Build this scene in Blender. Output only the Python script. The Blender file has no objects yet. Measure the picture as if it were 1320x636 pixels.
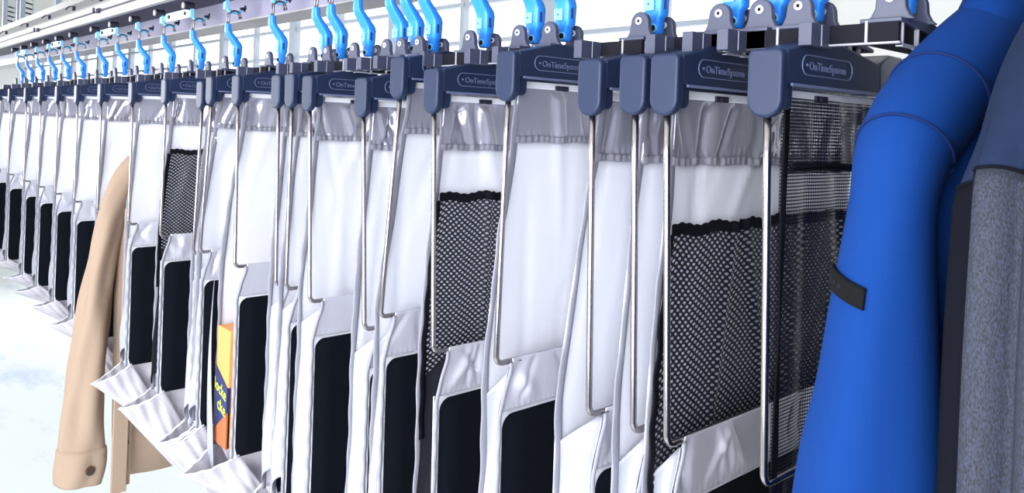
import bpy, math, random
from mathutils import Vector, Matrix

# ------------------------------------------------------------------ units
K = 0.6            # metres per design unit
EYE = 1.6          # eye level above the floor (metres); design z = 0 is eye level
FL = -EYE / K      # floor in design units
sc = bpy.context.scene
COL = sc.collection


def W(x, y, z):
    return Vector((x * K, y * K, EYE + z * K))


def lin(c):
    c /= 255.0
    return c / 12.92 if c <= 0.04045 else ((c + 0.055) / 1.055) ** 2.4


def rgb(r, g, b):
    return (lin(r), lin(g), lin(b), 1.0)


# ------------------------------------------------------------------ materials
def new_mat(name):
    m = bpy.data.materials.new(name)
    m.use_nodes = True
    nt = m.node_tree
    return m, nt, nt.nodes["Principled BSDF"], nt.nodes["Material Output"]


def bump(nt, bsdf, scale, strength, dist=0.002, detail=3.0, stretch=None, kind="Generated"):
    tc = nt.nodes.new("ShaderNodeTexCoord")
    no = nt.nodes.new("ShaderNodeTexNoise")
    no.inputs["Scale"].default_value = scale
    no.inputs["Detail"].default_value = detail
    src = tc.outputs["Object"]
    if stretch:
        mp = nt.nodes.new("ShaderNodeMapping")
        mp.inputs["Scale"].default_value = stretch
        nt.links.new(src, mp.inputs["Vector"])
        src = mp.outputs["Vector"]
    nt.links.new(src, no.inputs["Vector"])
    b = nt.nodes.new("ShaderNodeBump")
    b.inputs["Strength"].default_value = strength
    b.inputs["Distance"].default_value = dist
    nt.links.new(no.outputs["Fac"], b.inputs["Height"])
    nt.links.new(b.outputs["Normal"], bsdf.inputs["Normal"])
    return no


def plain(name, col, rough=0.5, metal=0.0, spec=0.5, bmp=None, coat=0.0, sheen=0.0):
    m, nt, b, out = new_mat(name)
    b.inputs["Base Color"].default_value = col
    b.inputs["Roughness"].default_value = rough
    b.inputs["Metallic"].default_value = metal
    b.inputs["Specular IOR Level"].default_value = spec
    b.inputs["Coat Weight"].default_value = coat
    b.inputs["Sheen Weight"].default_value = sheen
    if bmp:
        bump(nt, b, *bmp)
    return m


def cloth(name, col, rough, trans, bmp=None, spec=0.5, metal=0.0):
    m, nt, b, out = new_mat(name)
    b.inputs["Base Color"].default_value = col
    b.inputs["Roughness"].default_value = rough
    b.inputs["Specular IOR Level"].default_value = spec
    b.inputs["Metallic"].default_value = metal
    if bmp:
        bump(nt, b, *bmp)
    if trans > 0:
        t = nt.nodes.new("ShaderNodeBsdfTranslucent")
        t.inputs["Color"].default_value = col
        mx = nt.nodes.new("ShaderNodeMixShader")
        mx.inputs[0].default_value = trans
        nt.links.new(b.outputs[0], mx.inputs[1])
        nt.links.new(t.outputs[0], mx.inputs[2])
        nt.links.new(mx.outputs[0], out.inputs["Surface"])
    return m


def math_node(nt, op, a, b=None):
    n = nt.nodes.new("ShaderNodeMath")
    n.operation = op
    for i, v in enumerate((a, b)):
        if v is None:
            continue
        if isinstance(v, (int, float)):
            n.inputs[i].default_value = v
        else:
            nt.links.new(v, n.inputs[i])
    return n.outputs[0]


def holes(name, col, sx, sy, r, rough=0.6):
    """dark net with staggered round holes, from UVs in design units"""
    m, nt, b, out = new_mat(name)
    b.inputs["Base Color"].default_value = col
    b.inputs["Roughness"].default_value = rough
    uv = nt.nodes.new("ShaderNodeUVMap")
    uv.uv_map = "UVMap"
    sep = nt.nodes.new("ShaderNodeSeparateXYZ")
    nt.links.new(uv.outputs[0], sep.inputs[0])
    ds = []
    for off in (0.0, 0.5):
        parts = []
        for k, s in ((0, sx), (1, sy)):
            q = math_node(nt, "MULTIPLY", sep.outputs[k], 1.0 / s)
            q = math_node(nt, "ADD", q, off)
            q = math_node(nt, "FRACT", q)
            q = math_node(nt, "SUBTRACT", q, 0.5)
            q = math_node(nt, "MULTIPLY", q, s)
            if k == 0:
                q = math_node(nt, "MULTIPLY", q, 0.66)
            parts.append(math_node(nt, "MULTIPLY", q, q))
        ds.append(math_node(nt, "ADD", parts[0], parts[1]))
    d = math_node(nt, "MINIMUM", ds[0], ds[1])
    hole = math_node(nt, "LESS_THAN", d, r * r)
    tr = nt.nodes.new("ShaderNodeBsdfTransparent")
    mx = nt.nodes.new("ShaderNodeMixShader")
    nt.links.new(hole, mx.inputs[0])
    nt.links.new(b.outputs[0], mx.inputs[1])
    nt.links.new(tr.outputs[0], mx.inputs[2])
    nt.links.new(mx.outputs[0], out.inputs["Surface"])
    return m


def netting(name, col, s, duty, cross):
    """sheer net: fine horizontal threads plus thin uprights"""
    m, nt, b, out = new_mat(name)
    b.inputs["Base Color"].default_value = col
    b.inputs["Roughness"].default_value = 0.35
    uv = nt.nodes.new("ShaderNodeUVMap")
    uv.uv_map = "UVMap"
    sep = nt.nodes.new("ShaderNodeSeparateXYZ")
    nt.links.new(uv.outputs[0], sep.inputs[0])
    v = math_node(nt, "FRACT", math_node(nt, "MULTIPLY", sep.outputs[1], 1.0 / s))
    u = math_node(nt, "FRACT", math_node(nt, "MULTIPLY", sep.outputs[0], 1.0 / s))
    a = math_node(nt, "GREATER_THAN", v, duty)
    c = math_node(nt, "GREATER_THAN", u, cross)
    h = math_node(nt, "MULTIPLY", a, c)
    tr = nt.nodes.new("ShaderNodeBsdfTransparent")
    mx = nt.nodes.new("ShaderNodeMixShader")
    nt.links.new(h, mx.inputs[0])
    nt.links.new(b.outputs[0], mx.inputs[1])
    nt.links.new(tr.outputs[0], mx.inputs[2])
    nt.links.new(mx.outputs[0], out.inputs["Surface"])
    return m


def emit(name, col, s):
    m = bpy.data.materials.new(name)
    m.use_nodes = True
    nt = m.node_tree
    nt.nodes.remove(nt.nodes["Principled BSDF"])
    e = nt.nodes.new("ShaderNodeEmission")
    e.inputs[0].default_value = col
    e.inputs[1].default_value = s
    nt.links.new(e.outputs[0], nt.nodes["Material Output"].inputs["Surface"])
    return m


M = {}
M["panel"] = cloth("white_nylon", rgb(242, 243, 250), 0.45, 0.36, (9, 0.25, 0.004, 3.0, (2.2, 2.2, 0.5)))
M["satin"] = cloth("silver_satin", rgb(186, 186, 200), 0.2, 0.12, (16, 0.35, 0.004, 4.0, (2.5, 2.5, 0.5)), 0.8, 0.6)
M["gusset"] = cloth("darkened_side_cloth", rgb(172, 174, 186), 0.5, 0.2, (9, 0.3, 0.004, 3.0, (2, 2, 0.5)))  # white side cloth with shade put into its colour, since aisle light overexposes it
M["satin_light"] = cloth("pale_satin", rgb(214, 214, 226), 0.28, 0.16, (12, 0.3, 0.004, 3.0, (2, 2, 0.6)), 0.8, 0.35)
M["hem"] = cloth("grey_hem", rgb(138, 138, 152), 0.5, 0.1, (120, 0.5, 0.002))
M["piping"] = cloth("grey_piping", rgb(140, 141, 154), 0.6, 0.08, (60, 0.5, 0.002))
M["sack"] = cloth("crumpled_white_cloth", rgb(208, 205, 214), 0.6, 0.3, (7, 0.5, 0.01, 4.0))
M["black"] = plain("black_felt", rgb(8, 12, 20), 0.95, 0, 0.08, (160, 0.2, 0.001))
M["mesh"] = holes("black_mesh", rgb(14, 16, 30), 0.0165, 0.0130, 0.0026)
M["meshedge"] = plain("black_webbing", rgb(11, 13, 21), 0.85, 0, 0.12, (200, 0.4, 0.001))
M["net"] = netting("sheer_black_net", rgb(20, 22, 34), 0.0052, 0.42, 0.25)
M["plastic"] = plain("slate_plastic", rgb(29, 40, 68), 0.42, 0, 0.3, (240, 0.06, 0.001))
M["plastic_hi"] = plain("slate_plastic_gloss", rgb(40, 52, 84), 0.2, 0, 0.6)
M["ridge"] = plain("raised_plastic", rgb(92, 102, 136), 0.4)
M["bracket"] = plain("bracket_plastic", rgb(62, 66, 88), 0.45)
M["rim"] = plain("bracket_rim_highlight", rgb(150, 152, 166), 0.4)  # edge highlights on the ribs, put into a lighter colour
M["recess"] = plain("bracket_recess_shade", rgb(12, 13, 24), 0.8, 0, 0.2)  # shade inside the cells put into the colour; also used for small holes
M["blue"] = plain("blue_plastic", rgb(38, 132, 236), 0.35, 0, 0.5)
M["blue_pale"] = plain("pale_blue_plastic", rgb(120, 196, 246), 0.35)
M["blue_dark"] = plain("slot_dark_blue", rgb(18, 60, 130), 0.5)
M["steel"] = plain("brushed_steel", rgb(158, 153, 155), 0.24, 1.0)
M["steel_dark"] = plain("hook_steel", rgb(130, 128, 132), 0.35, 1.0)
M["white_plastic"] = plain("white_plastic", rgb(226, 228, 236), 0.4)
M["rail"] = plain("painted_rail", rgb(164, 161, 163), 0.5)
M["rail_web"] = plain("rail_web_aluminium", rgb(146, 143, 168), 0.45)
M["rail_dark"] = plain("rail_dark_and_shade", rgb(46, 44, 66), 0.6)  # dark rods, clamps, hooks and rungs; on the running track, recess shade as colour
M["rubber"] = plain("black_rubber", rgb(28, 28, 44), 0.55)
M["cyan"] = plain("pale_cyan_plate", rgb(196, 226, 232), 0.4)
M["wall"] = plain("white_wall", rgb(238, 238, 236), 0.7)
M["ceil"] = plain("off_white_ceiling", rgb(214, 212, 206), 0.7)
M["frame"] = plain("window_frame_grey", rgb(178, 186, 200), 0.5)
M["rack"] = plain("rack_grey", rgb(150, 162, 176), 0.5)
M["pane"] = emit("daylit_frosted_pane", (0.93, 0.97, 1.0, 1), 1.6)
M["lamp"] = emit("fill_lamp_diffuser", (0.97, 0.98, 1.0, 1), 3.5)
M["orange"] = plain("orange_card", rgb(224, 150, 84), 0.55)
M["brown"] = plain("brown_card", rgb(170, 96, 56), 0.6)
M["navy"] = plain("navy_print", rgb(24, 38, 92), 0.5)
M["yellow"] = plain("yellow_print", rgb(222, 232, 60), 0.5)
M["tan"] = plain("tan_canvas", rgb(160, 139, 122), 0.85, 0, 0.2, (30, 0.4, 0.004))
M["tan_dark"] = plain("tan_seam", rgb(140, 116, 96), 0.85, 0, 0.2)
M["button"] = plain("brown_button", rgb(70, 52, 40), 0.4)
M["jblue"] = plain("blue_softshell", rgb(9, 50, 114), 0.85, 0, 0.12, (420, 0.25, 0.001))
M["jblue_seam"] = plain("blue_seam", rgb(6, 30, 78), 0.85, 0, 0.2)
M["jblack"] = plain("black_tab", rgb(7, 7, 10), 0.8, 0, 0.15)
M["jnavy"] = plain("grey_blue_yoke", rgb(25, 36, 60), 0.88, 0, 0.1, (420, 0.3, 0.001))


def heather():
    m, nt, b, out = new_mat("heather_grey_knit")
    tc = nt.nodes.new("ShaderNodeTexCoord")
    no = nt.nodes.new("ShaderNodeTexNoise")
    no.inputs["Scale"].default_value = 1200
    no.inputs["Detail"].default_value = 4
    mp = nt.nodes.new("ShaderNodeMapping")
    mp.inputs["Scale"].default_value = (1, 1, 0.4)
    nt.links.new(tc.outputs["Object"], mp.inputs[0])
    nt.links.new(mp.outputs[0], no.inputs["Vector"])
    cr = nt.nodes.new("ShaderNodeValToRGB")
    cr.color_ramp.elements[0].position = 0.36
    cr.color_ramp.elements[0].color = rgb(16, 19, 28)
    cr.color_ramp.elements[1].position = 0.66
    cr.color_ramp.elements[1].color = rgb(46, 53, 74)
    nt.links.new(no.outputs["Fac"], cr.inputs[0])
    nt.links.new(cr.outputs[0], b.inputs["Base Color"])
    b.inputs["Roughness"].default_value = 0.8
    return m


M["heather"] = heather()
M["charcoal"] = plain("charcoal_knit", rgb(13, 15, 23), 0.9, 0, 0.06, (420, 0.3, 0.001))


def floor_mat():
    m, nt, b, out = new_mat("polished_white_floor")
    tc = nt.nodes.new("ShaderNodeTexCoord")
    no = nt.nodes.new("ShaderNodeTexNoise")
    no.inputs["Scale"].default_value = 0.9
    no.inputs["Detail"].default_value = 6
    no.inputs["Roughness"].default_value = 0.7
    mp = nt.nodes.new("ShaderNodeMapping")
    mp.inputs["Scale"].default_value = (2.2, 0.8, 1)
    nt.links.new(tc.outputs["Object"], mp.inputs[0])
    nt.links.new(mp.outputs[0], no.inputs["Vector"])
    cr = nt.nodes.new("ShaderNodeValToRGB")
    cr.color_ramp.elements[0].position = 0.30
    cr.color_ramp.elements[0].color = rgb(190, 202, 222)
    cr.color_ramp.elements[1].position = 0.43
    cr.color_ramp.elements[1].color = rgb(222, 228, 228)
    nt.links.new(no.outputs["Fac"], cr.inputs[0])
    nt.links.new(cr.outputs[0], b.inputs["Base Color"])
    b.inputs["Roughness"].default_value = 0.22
    return m


M["floor"] = floor_mat()


# ------------------------------------------------------------------ mesh helpers
class G:
    def __init__(self):
        self.v, self.f, self.uv, self.mi = [], [], {}, []

    def add(self, vs, fs, mi=0):
        o = len(self.v)
        self.v += [tuple(v) for v in vs]
        for f in fs:
            self.f.append(tuple(i + o for i in f))
            self.mi.append(mi)
        return o

    def box(self, x0, x1, y0, y1, z0, z1, mi=0):
        vs = [(x, y, z) for x in (x0, x1) for y in (y0, y1) for z in (z0, z1)]
        fs = [(0, 1, 3, 2), (4, 6, 7, 5), (0, 4, 5, 1), (2, 3, 7, 6), (0, 2, 6, 4), (1, 5, 7, 3)]
        self.add(vs, fs, mi)
        return self

    def prism(self, poly, axis, lo, hi, mi=0):
        """poly = list of 2-D points; axis 'x': (y,z), 'y': (x,z), 'z': (x,y)"""
        def P(p, t):
            if axis == "x":
                return (t, p[0], p[1])
            if axis == "y":
                return (p[0], t, p[1])
            return (p[0], p[1], t)
        n = len(poly)
        vs = [P(p, lo) for p in poly] + [P(p, hi) for p in poly]
        fs = [tuple(range(n)), tuple(range(2 * n - 1, n - 1, -1))]
        fs += [(i, i + n, (i + 1) % n + n, (i + 1) % n) for i in range(n)]
        self.add(vs, fs, mi)
        return self

    def rings(self, rs, cap=True, mi=0, closed=False):
        n = len(rs[0])
        vs = [p for r in rs for p in r]
        fs = []
        m = len(rs)
        for j in range(m if closed else m - 1):
            a, b = j * n, ((j + 1) % m) * n
            for i in range(n):
                k = (i + 1) % n
                fs.append((a + i, a + k, b + k, b + i))
        if cap and not closed:
            fs.append(tuple(range(n - 1, -1, -1)))
            fs.append(tuple(range((m - 1) * n, m * n)))
        self.add(vs, fs, mi)
        return self

    def tube(self, path, r, n=8, mi=0, cap=True):
        path = [Vector(p) for p in path]
        rs = []
        prev = None
        for i, p in enumerate(path):
            t = (path[min(i + 1, len(path) - 1)] - path[max(i - 1, 0)]).normalized()
            if prev is None:
                a = Vector((0, 1, 0)) if abs(t.y) < 0.9 else Vector((1, 0, 0))
                u = t.cross(a).normalized()
            else:
                u = (prev - t * prev.dot(t)).normalized()
            prev = u
            w = t.cross(u)
            rr = r[i] if isinstance(r, (list, tuple)) else r
            rs.append([p + (u * math.cos(2 * math.pi * k / n) + w * math.sin(2 * math.pi * k / n)) * rr for k in range(n)])
        return self.rings(rs, cap, mi)

    def cyl(self, p0, p1, r, n=16, mi=0):
        return self.tube([p0, p1], r, n, mi)

    def grid(self, fn, nu, nv, uvfn=None, mi=0):
        o = len(self.v)
        vs, fs = [], []
        for j in range(nv + 1):
            for i in range(nu + 1):
                vs.append(fn(i / nu, j / nv))
        for j in range(nv):
            for i in range(nu):
                a = j * (nu + 1) + i
                fs.append((a, a + 1, a + nu + 2, a + nu + 1))
        self.add(vs, fs, mi)
        if uvfn:
            k = o
            for j in range(nv + 1):
                for i in range(nu + 1):
                    self.uv[k] = uvfn(i / nu, j / nv)
                    k += 1
        return self

    def mesh(self, name, mats, sharp=38):
        me = bpy.data.meshes.new(name)
        me.from_pydata([(x * K, y * K, z * K) for x, y, z in self.v], [], self.f)
        for m in (mats if isinstance(mats, (list, tuple)) else [mats]):
            me.materials.append(m)
        me.polygons.foreach_set("material_index", self.mi)
        if self.uv:
            l = me.uv_layers.new(name="UVMap")
            for lp in me.loops:
                l.data[lp.index].uv = self.uv.get(lp.vertex_index, (0, 0))
        me.validate()
        import bmesh
        bm = bmesh.new()
        bm.from_mesh(me)
        if not self.uv:
            bmesh.ops.recalc_face_normals(bm, faces=bm.faces)
        bm.to_mesh(me)
        bm.free()
        me.polygons.foreach_set("use_smooth", [True] * len(me.polygons))
        if sharp:
            me.set_sharp_from_angle(angle=math.radians(sharp))
        return me


def link(name, me, parent=None, bevel=0, solid=0, subd=0):
    o = bpy.data.objects.new(name, me)
    COL.objects.link(o)
    if parent is not None:
        o.parent = parent
    if subd:
        s = o.modifiers.new("subd", "SUBSURF")
        s.levels = s.render_levels = subd
    if solid:
        s = o.modifiers.new("solid", "SOLIDIFY")
        s.thickness = solid * K
        s.offset = 0
    if bevel:
        b = o.modifiers.new("bevel", "BEVEL")
        b.width = bevel * K
        b.segments = 3
        b.limit_method = "ANGLE"
        b.angle_limit = math.radians(40)
    return o


def part(name, g, mat, parent, bevel=0, solid=0, subd=0, sharp=38, label=None):
    o = link(name, g.mesh(name, mat, sharp), parent, bevel, solid, subd)
    if label:
        o["label"] = label
    return o


def thing(name, label, cat, x, y, z, rz=0.0, group=None):
    o = bpy.data.objects.new(name, None)
    o.empty_display_size = 0.05
    COL.objects.link(o)
    o.location = W(x, y, z)
    o.rotation_euler = (0, 0, rz)
    o["label"] = label
    o["category"] = cat
    if group:
        o["group"] = group
    return o


def tag(o, label, cat, group=None):
    o["label"] = label
    o["category"] = cat
    if group:
        o["group"] = group
    return o


def struct(name, g, mat, bevel=0):
    """g is in absolute design coordinates"""
    me = g.mesh(name, mat)
    o = link(name, me, None, bevel)
    o.location = (0, 0, EYE)
    o["kind"] = "structure"
    return o


def copy_tree(o, parent=None):
    c = o.copy()
    COL.objects.link(c)
    c.parent = parent
    for ch in list(o.children):
        copy_tree(ch, c)
    return c


def sstep(a, b, x):
    t = max(0.0, min(1.0, (x - a) / (b - a)))
    return t * t * (3 - 2 * t)


def arc(cx, cz, r, a0, a1, n):
    return [(cx + r * math.cos(math.radians(a0 + (a1 - a0) * i / n)), cz + r * math.sin(math.radians(a0 + (a1 - a0) * i / n))) for i in range(n + 1)]


ORD = ["zeroth", "first", "second", "third", "fourth", "fifth", "sixth", "seventh", "eighth", "ninth", "tenth",
       "eleventh", "twelfth", "thirteenth", "fourteenth", "fifteenth", "sixteenth", "seventeenth", "eighteenth",
       "nineteenth", "twentieth", "twenty-first", "twenty-second", "twenty-third", "twenty-fourth", "twenty-fifth"]

# ------------------------------------------------------------------ shared pouch hardware (x = 0 at the front cap, runs to 0.72)
PW = 0.72


def cap_mesh():
    g = G()
    poly = arc(-0.0175, 0.110, 0.010, 180, 90, 4) + arc(0.0175, 0.110, 0.010, 90, 0, 4)
    poly += arc(0.0015, 0.047, 0.026, 0, -90, 8) + arc(-0.0015, 0.047, 0.026, -90, -180, 8)
    g.prism(poly, "x", 0.0, 0.019)
    return g.mesh("end_cap", M["plastic"])


def lug_mesh():
    g = G()
    poly = [(0.016, 0.085), (0.042, 0.085)] + arc(0.030, 0.045, 0.012, 0, -90, 5) + [(0.016, 0.033)]
    g.prism(poly, "y", -0.022, 0.026)
    return g.mesh("lug", M["plastic"])


def beam_mesh():
    g = G()
    poly = [(0.015, 0.070), (0.015, 0.119), (0.028, 0.1215), (0.120, 0.1430), (0.152, 0.1430), (0.300, 0.121), (0.313, 0.119), (0.313, 0.070)]
    g.prism(poly, "y", -0.0275, 0.0275)
    return g.mesh("beam", M["plastic"])


def lip_mesh():
    g = G()
    g.box(0.026, 0.313, -0.0300, -0.0262, 0.067, 0.0715)
    return g.mesh("beam_lip", M["ridge"])


def rear_mesh():
    g = G()
    g.prism([(0.316, 0.068), (0.316, 0.121), (0.350, 0.138), (0.400, 0.138), (0.450, 0.110), (0.690, 0.104), (0.690, 0.068)], "y", -0.0255, 0.0255)
    return g.mesh("rear_arm", M["plastic_hi"])


def plate_mesh():
    x0, x1, z0, z1, r = 0.055, 0.210, 0.0845, 0.1155, 0.0145
    zc = (z0 + z1) / 2
    path = [(x, z) for x, z in arc(x0 + r, zc, r, 90, 270, 12)] + [(x, z) for x, z in arc(x1 - r, zc, r, -90, 90, 12)]
    rs = []
    n = len(path)
    cx, cz = (x0 + x1) / 2, zc
    for i, (x, z) in enumerate(path):
        p, q = path[i - 1], path[(i + 1) % n]
        t = Vector((q[0] - p[0], 0, q[1] - p[1])).normalized()
        nrm = Vector((t.z, 0, -t.x))
        c = Vector((x, -0.0275, z))
        rs.append([c + nrm * 0.0010 + Vector((0, 0.001, 0)), c + nrm * 0.0007 + Vector((0, -0.0014, 0)),
                   c - nrm * 0.0007 + Vector((0, -0.0014, 0)), c - nrm * 0.0010 + Vector((0, 0.001, 0))])
    g = G()
    g.rings(rs, False, 0, True)
    g.cyl((0.0685, -0.0268, zc), (0.0685, -0.0292, zc), 0.0022, 12)
    return g.mesh("name_plate", M["ridge"])


def text_mesh(name, s, size, mat, extrude=0.001, spacing=1.0, wide=1.0):
    c = bpy.data.curves.new(name, "FONT")
    c.body = s
    c.size = size
    c.extrude = extrude
    c.space_character = spacing
    c.resolution_u = 3
    o = bpy.data.objects.new(name, c)
    COL.objects.link(o)
    bpy.context.view_layer.update()
    me = bpy.data.meshes.new_from_object(o.evaluated_get(bpy.context.evaluated_depsgraph_get()))
    bpy.data.objects.remove(o)
    me.name = name
    xs = [v.co.x for v in me.vertices]
    x0 = min(xs)
    for v in me.vertices:
        v.co.x = (v.co.x - x0) * wide
    me.materials.clear()
    me.materials.append(mat)
    return me


H_CAP, H_LUG, H_BEAM, H_LIP, H_REAR, H_PLATE = cap_mesh(), lug_mesh(), beam_mesh(), lip_mesh(), rear_mesh(), plate_mesh()
H_TEXT = text_mesh("raised_lettering", "OnTimeSystem", 0.0175 * K, M["ridge"], 0.0006 * K)
_w = max(v.co.x for v in H_TEXT.vertices)
for v in H_TEXT.vertices:                      # fit, stand upright on the beam face
    x, y, z = v.co
    v.co = (x * (0.112 * K / _w), -z, y)


def bar_mesh():
    g = G()
    g.box(0.056, 0.690, -0.006, 0.010, 0.050, 0.0635)
    return g.mesh("hanging_bar", M["white_plastic"])


def latch_mesh():
    g = G()
    g.box(0.135, 0.172, -0.010, -0.0055, 0.0485, 0.0585)
    g.cyl((0.150, -0.012, 0.0535), (0.150, -0.009, 0.0535), 0.0035, 10)
    return g.mesh("latch", M["rubber"])


H_BAR, H_LATCH = bar_mesh(), latch_mesh()


def hardware(root, mirror_cap=True):
    link("end_cap", H_CAP, root, 0.0045)
    link("support_lug", H_LUG, root, 0.003)
    b = link("beam", H_BEAM, root, 0.003)
    link("beam_lip", H_LIP, b, 0.0008)
    link("rear_arm", H_REAR, root, 0.003)
    p = link("name_plate", H_PLATE, b)
    t = link("raised_lettering", H_TEXT, b)
    t.location = (0.0760 * K, -0.0279 * K, 0.0935 * K)
    link("hanging_bar", H_BAR, root, 0.0015)
    link("latch", H_LATCH, root, 0.001)
    if mirror_cap:
        c = link("end_cap", H_CAP, root, 0.0045)
        c.location = (PW * K, 0, 0)
        c.rotation_euler = (0, 0, math.pi)


# ------------------------------------------------------------------ a pouch
def ridges(rng, n, x0, x1, amp, skew):
    return [(rng.uniform(x0, x1), rng.uniform(-skew, skew), rng.uniform(0.006, 0.018), rng.uniform(0.5, 1.0) * amp * rng.choice((-1, 1, 1))) for _ in range(n)]


def rsum(rs, x, dz):
    return sum(a * math.exp(-((x - x0 - k * dz) / w) ** 2) for x0, k, w, a in rs)


def make_pouch(key, Y, dz, wire_dy, back_dy, kind, zbot, label, seed, room=0.2, rz=0.0, cat="pouch"):
    rng = random.Random(seed)
    near = Y < 3.3
    root = thing("fabric_pouch" if kind != "net" else "net_pouch", label, cat, 1.0, Y, dz, rz, "pouches hanging along the rail")
    hardware(root, near)
    ZW = -0.500

    def yf(z):           # wire / front layer
        return wire_dy * min(1.0, (0.03 - z) / 0.53)

    def yb(z):           # back layer
        return 0.010 + back_dy * max(0.0, min(1.0, (0.06 - z) / 0.56))

    ybot = yb(-0.5)
    yfront = yf(ZW)
    # wire frame
    r = 0.0058
    z0, z1 = 0.035, ZW
    path = [(0.013, yf(z0 + (z1 + 0.016 - z0) * i / 6), z0 + (z1 + 0.016 - z0) * i / 6) for i in range(7)]
    path += [(0.013 + 0.016 - 0.016 * math.cos(a), yfront, z1 + 0.016 - 0.016 * math.sin(a)) for a in (0.3, 0.7, 1.1, 1.5)]
    path += [(0.06, yfront, z1), (PW - 0.06, yfront, z1)]
    path += [(PW - 0.013 - 0.016 + 0.016 * math.sin(a), yfront, z1 + 0.016 - 0.016 * math.cos(a)) for a in (0.1, 0.5, 0.9, 1.3)]
    path += [(PW - 0.013, yf(z1 + 0.016 + (z0 - z1 - 0.016) * i / 4), z1 + 0.016 + (z0 - z1 - 0.016) * i / 4) for i in range(5)]
    part("wire_frame", G().tube(path, r, 10), M["steel"], root, sharp=0)

    if kind == "net":
        def net(x0, x1, za, zb, yy, n=14):
            rs = ridges(rng, 8, x0, x1, 0.007, 0.2)
            w, h = x1 - x0, za - zb
            return G().grid(lambda u, v: (x0 + w * u, yy + rsum(rs, x0 + w * u, h * v) * 0.8, za - h * v), 70, 24,
                            lambda u, v: (w * u, h * v))
        part("upper_net", net(0.045, 0.69, 0.052, -0.060, -0.012), M["net"], root)
        part("net_panel", net(0.045, 0.69, 0.052, -1.15, -0.004), M["net"], root)
        part("net_pocket", net(0.020, 0.69, ZW - 0.004, -1.15, yfront - 0.006), M["net"], root)
        def strip(x0, x1, za, zb, yy, ph):
            return G().grid(lambda u, v: (x0 + (x1 - x0) * u, yy + 0.002 * math.sin(9 * v + ph + 4 * u), za + (zb - za) * v + 0.006 * math.sin(5 * u + ph)), 30, 4)
        part("net_edging", strip(0.032, 0.042, 0.05, -0.62, -0.016, 0), M["meshedge"], root, solid=0.003)
        part("net_edging", strip(0.045, 0.69, -0.050, -0.060, -0.018, 1), M["meshedge"], root, solid=0.003)
        def bf(u, v):
            return (0.02 + 0.67 * u, yfront - 0.012, -0.600 - 0.55 * v)
        part("pocket_panel", G().grid(bf, 4, 4), M["black"], root, solid=0.003)
        return root

    # ---- top band
    rsb = ridges(rng, 9, 0.05, 0.40, 0.011, 0.6) + ridges(rng, 5, 0.4, 0.7, 0.010, 0.5)
    za, zb = 0.056, -0.058
    def fx(z):
        return 0.044 - 0.022 * sstep(0.06, -0.5, z)
    def band(u, v):
        z = za + (zb - za) * v
        x = fx(z) + (0.695 - fx(z)) * u
        amp = sstep(0.0, 0.25, v)
        y = yb(z) - 0.005 + rsum(rsb, x, z) * amp * (1 - 0.35 * sstep(0.8, 1, v))
        y += 0.0026 * sstep(0.70, 1.0, v) * math.sin(x * 420 + 2 * math.sin(x * 37))
        return (x, y, z)
    tb = part("top_band", G().grid(band, 150, 26), M["satin"], root, solid=0.002, sharp=0)
    ph = rng.uniform(0, 6)
    def hem(u, v):
        z = zb + 0.012 - 0.014 * v
        x = fx(z) + (0.695 - fx(z)) * u
        y = yb(z) - 0.0085 + rsum(rsb, x, z) * 0.62 + 0.0020 * math.sin(x * 420 + 2 * math.sin(x * 37))
        return (x, y, z + 0.001 * math.sin(x * 60 + ph))
    part("hem", G().grid(hem, 150, 3), M["hem"], tb, solid=0.0016, sharp=0, label="gathered grey hem of the band")

    # ---- back panel
    rsp = ridges(rng, 9, 0.04, 0.68, 0.006, 0.25)
    zc, zd = -0.058, -1.12
    def bpan(u, v):
        z = zc + (zd - zc) * v
        x = fx(z) + (0.69 - fx(z)) * u
        y = yb(z) + rsum(rsb, x, z) * 0.6 * math.exp(-v * 7) + rsum(rsp, x, (z + 0.3) * 0.4) * 0.55 * sstep(0, .2, v) * sstep(1, .3, v)
        return (x, y, z)
    part("back_panel", G().grid(bpan, 56, 60), M["panel"], root, solid=0.002, sharp=0)
    pa, pb = rng.uniform(0, 6), rng.uniform(0, 6)
    def pipe(u, v):
        z = za + (zd - za) * v
        w = 0.016 + 0.003 * math.sin(14 * v + pa)
        x = fx(z) - 0.004 + w * (u - 0.15) + 0.0012 * math.sin(70 * v + pa) * (1 - u)
        y = yb(z) - 0.004 - 0.002 * math.sin(math.pi * u) + 0.002 * math.sin(23 * v + pb)
        return (x, y, z)
    part("edge_piping", G().grid(pipe, 6, 160), M["piping"], root, solid=0.0014, sharp=0)

    # ---- mesh pocket on the back panel
    if kind == "mesh":
        zt, zl = -0.165, -0.70
        rm = ridges(rng, 6, 0.06, 0.66, 0.012, 0.35)
        def mp(u, v):
            z = zt + (zl - zt) * v
            x = fx(z) + 0.006 + (0.685 - fx(z)) * u
            y = yb(z) - 0.011 - abs(rsum(rm, x, z + 0.3)) * sstep(0, .1, u)
            return (x, y, z + 0.004 * math.sin(40 * u) * (1 - v) - 0.006 * (1 - v) * (1 - sstep(0, .04, u)))
        mo = part("mesh_pocket", G().grid(mp, 90, 70, lambda u, v: (0.66 * u, 0.53 * v)), M["mesh"], root, sharp=0)
        def mh(u, v):
            x = fx(zt) + 0.006 + (0.685 - fx(zt)) * u
            z = zt + 0.008 - 0.020 * v + 0.003 * math.sin(40 * u) + 0.0012 * math.sin(190 * u)
            return (x, yb(zt) - 0.014 - abs(rsum(rm, x, zt + 0.3)), z)
        part("pocket_hem", G().grid(mh, 160, 3), M["meshedge"], mo, solid=0.002, sharp=0)
        def me_(u, v):
            z = zt - 0.008 + (zl - zt) * v
            return (fx(z) - 0.004 + 0.013 * u, yb(z) - 0.014 - 0.002 * math.sin(40 * v), z)
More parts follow.
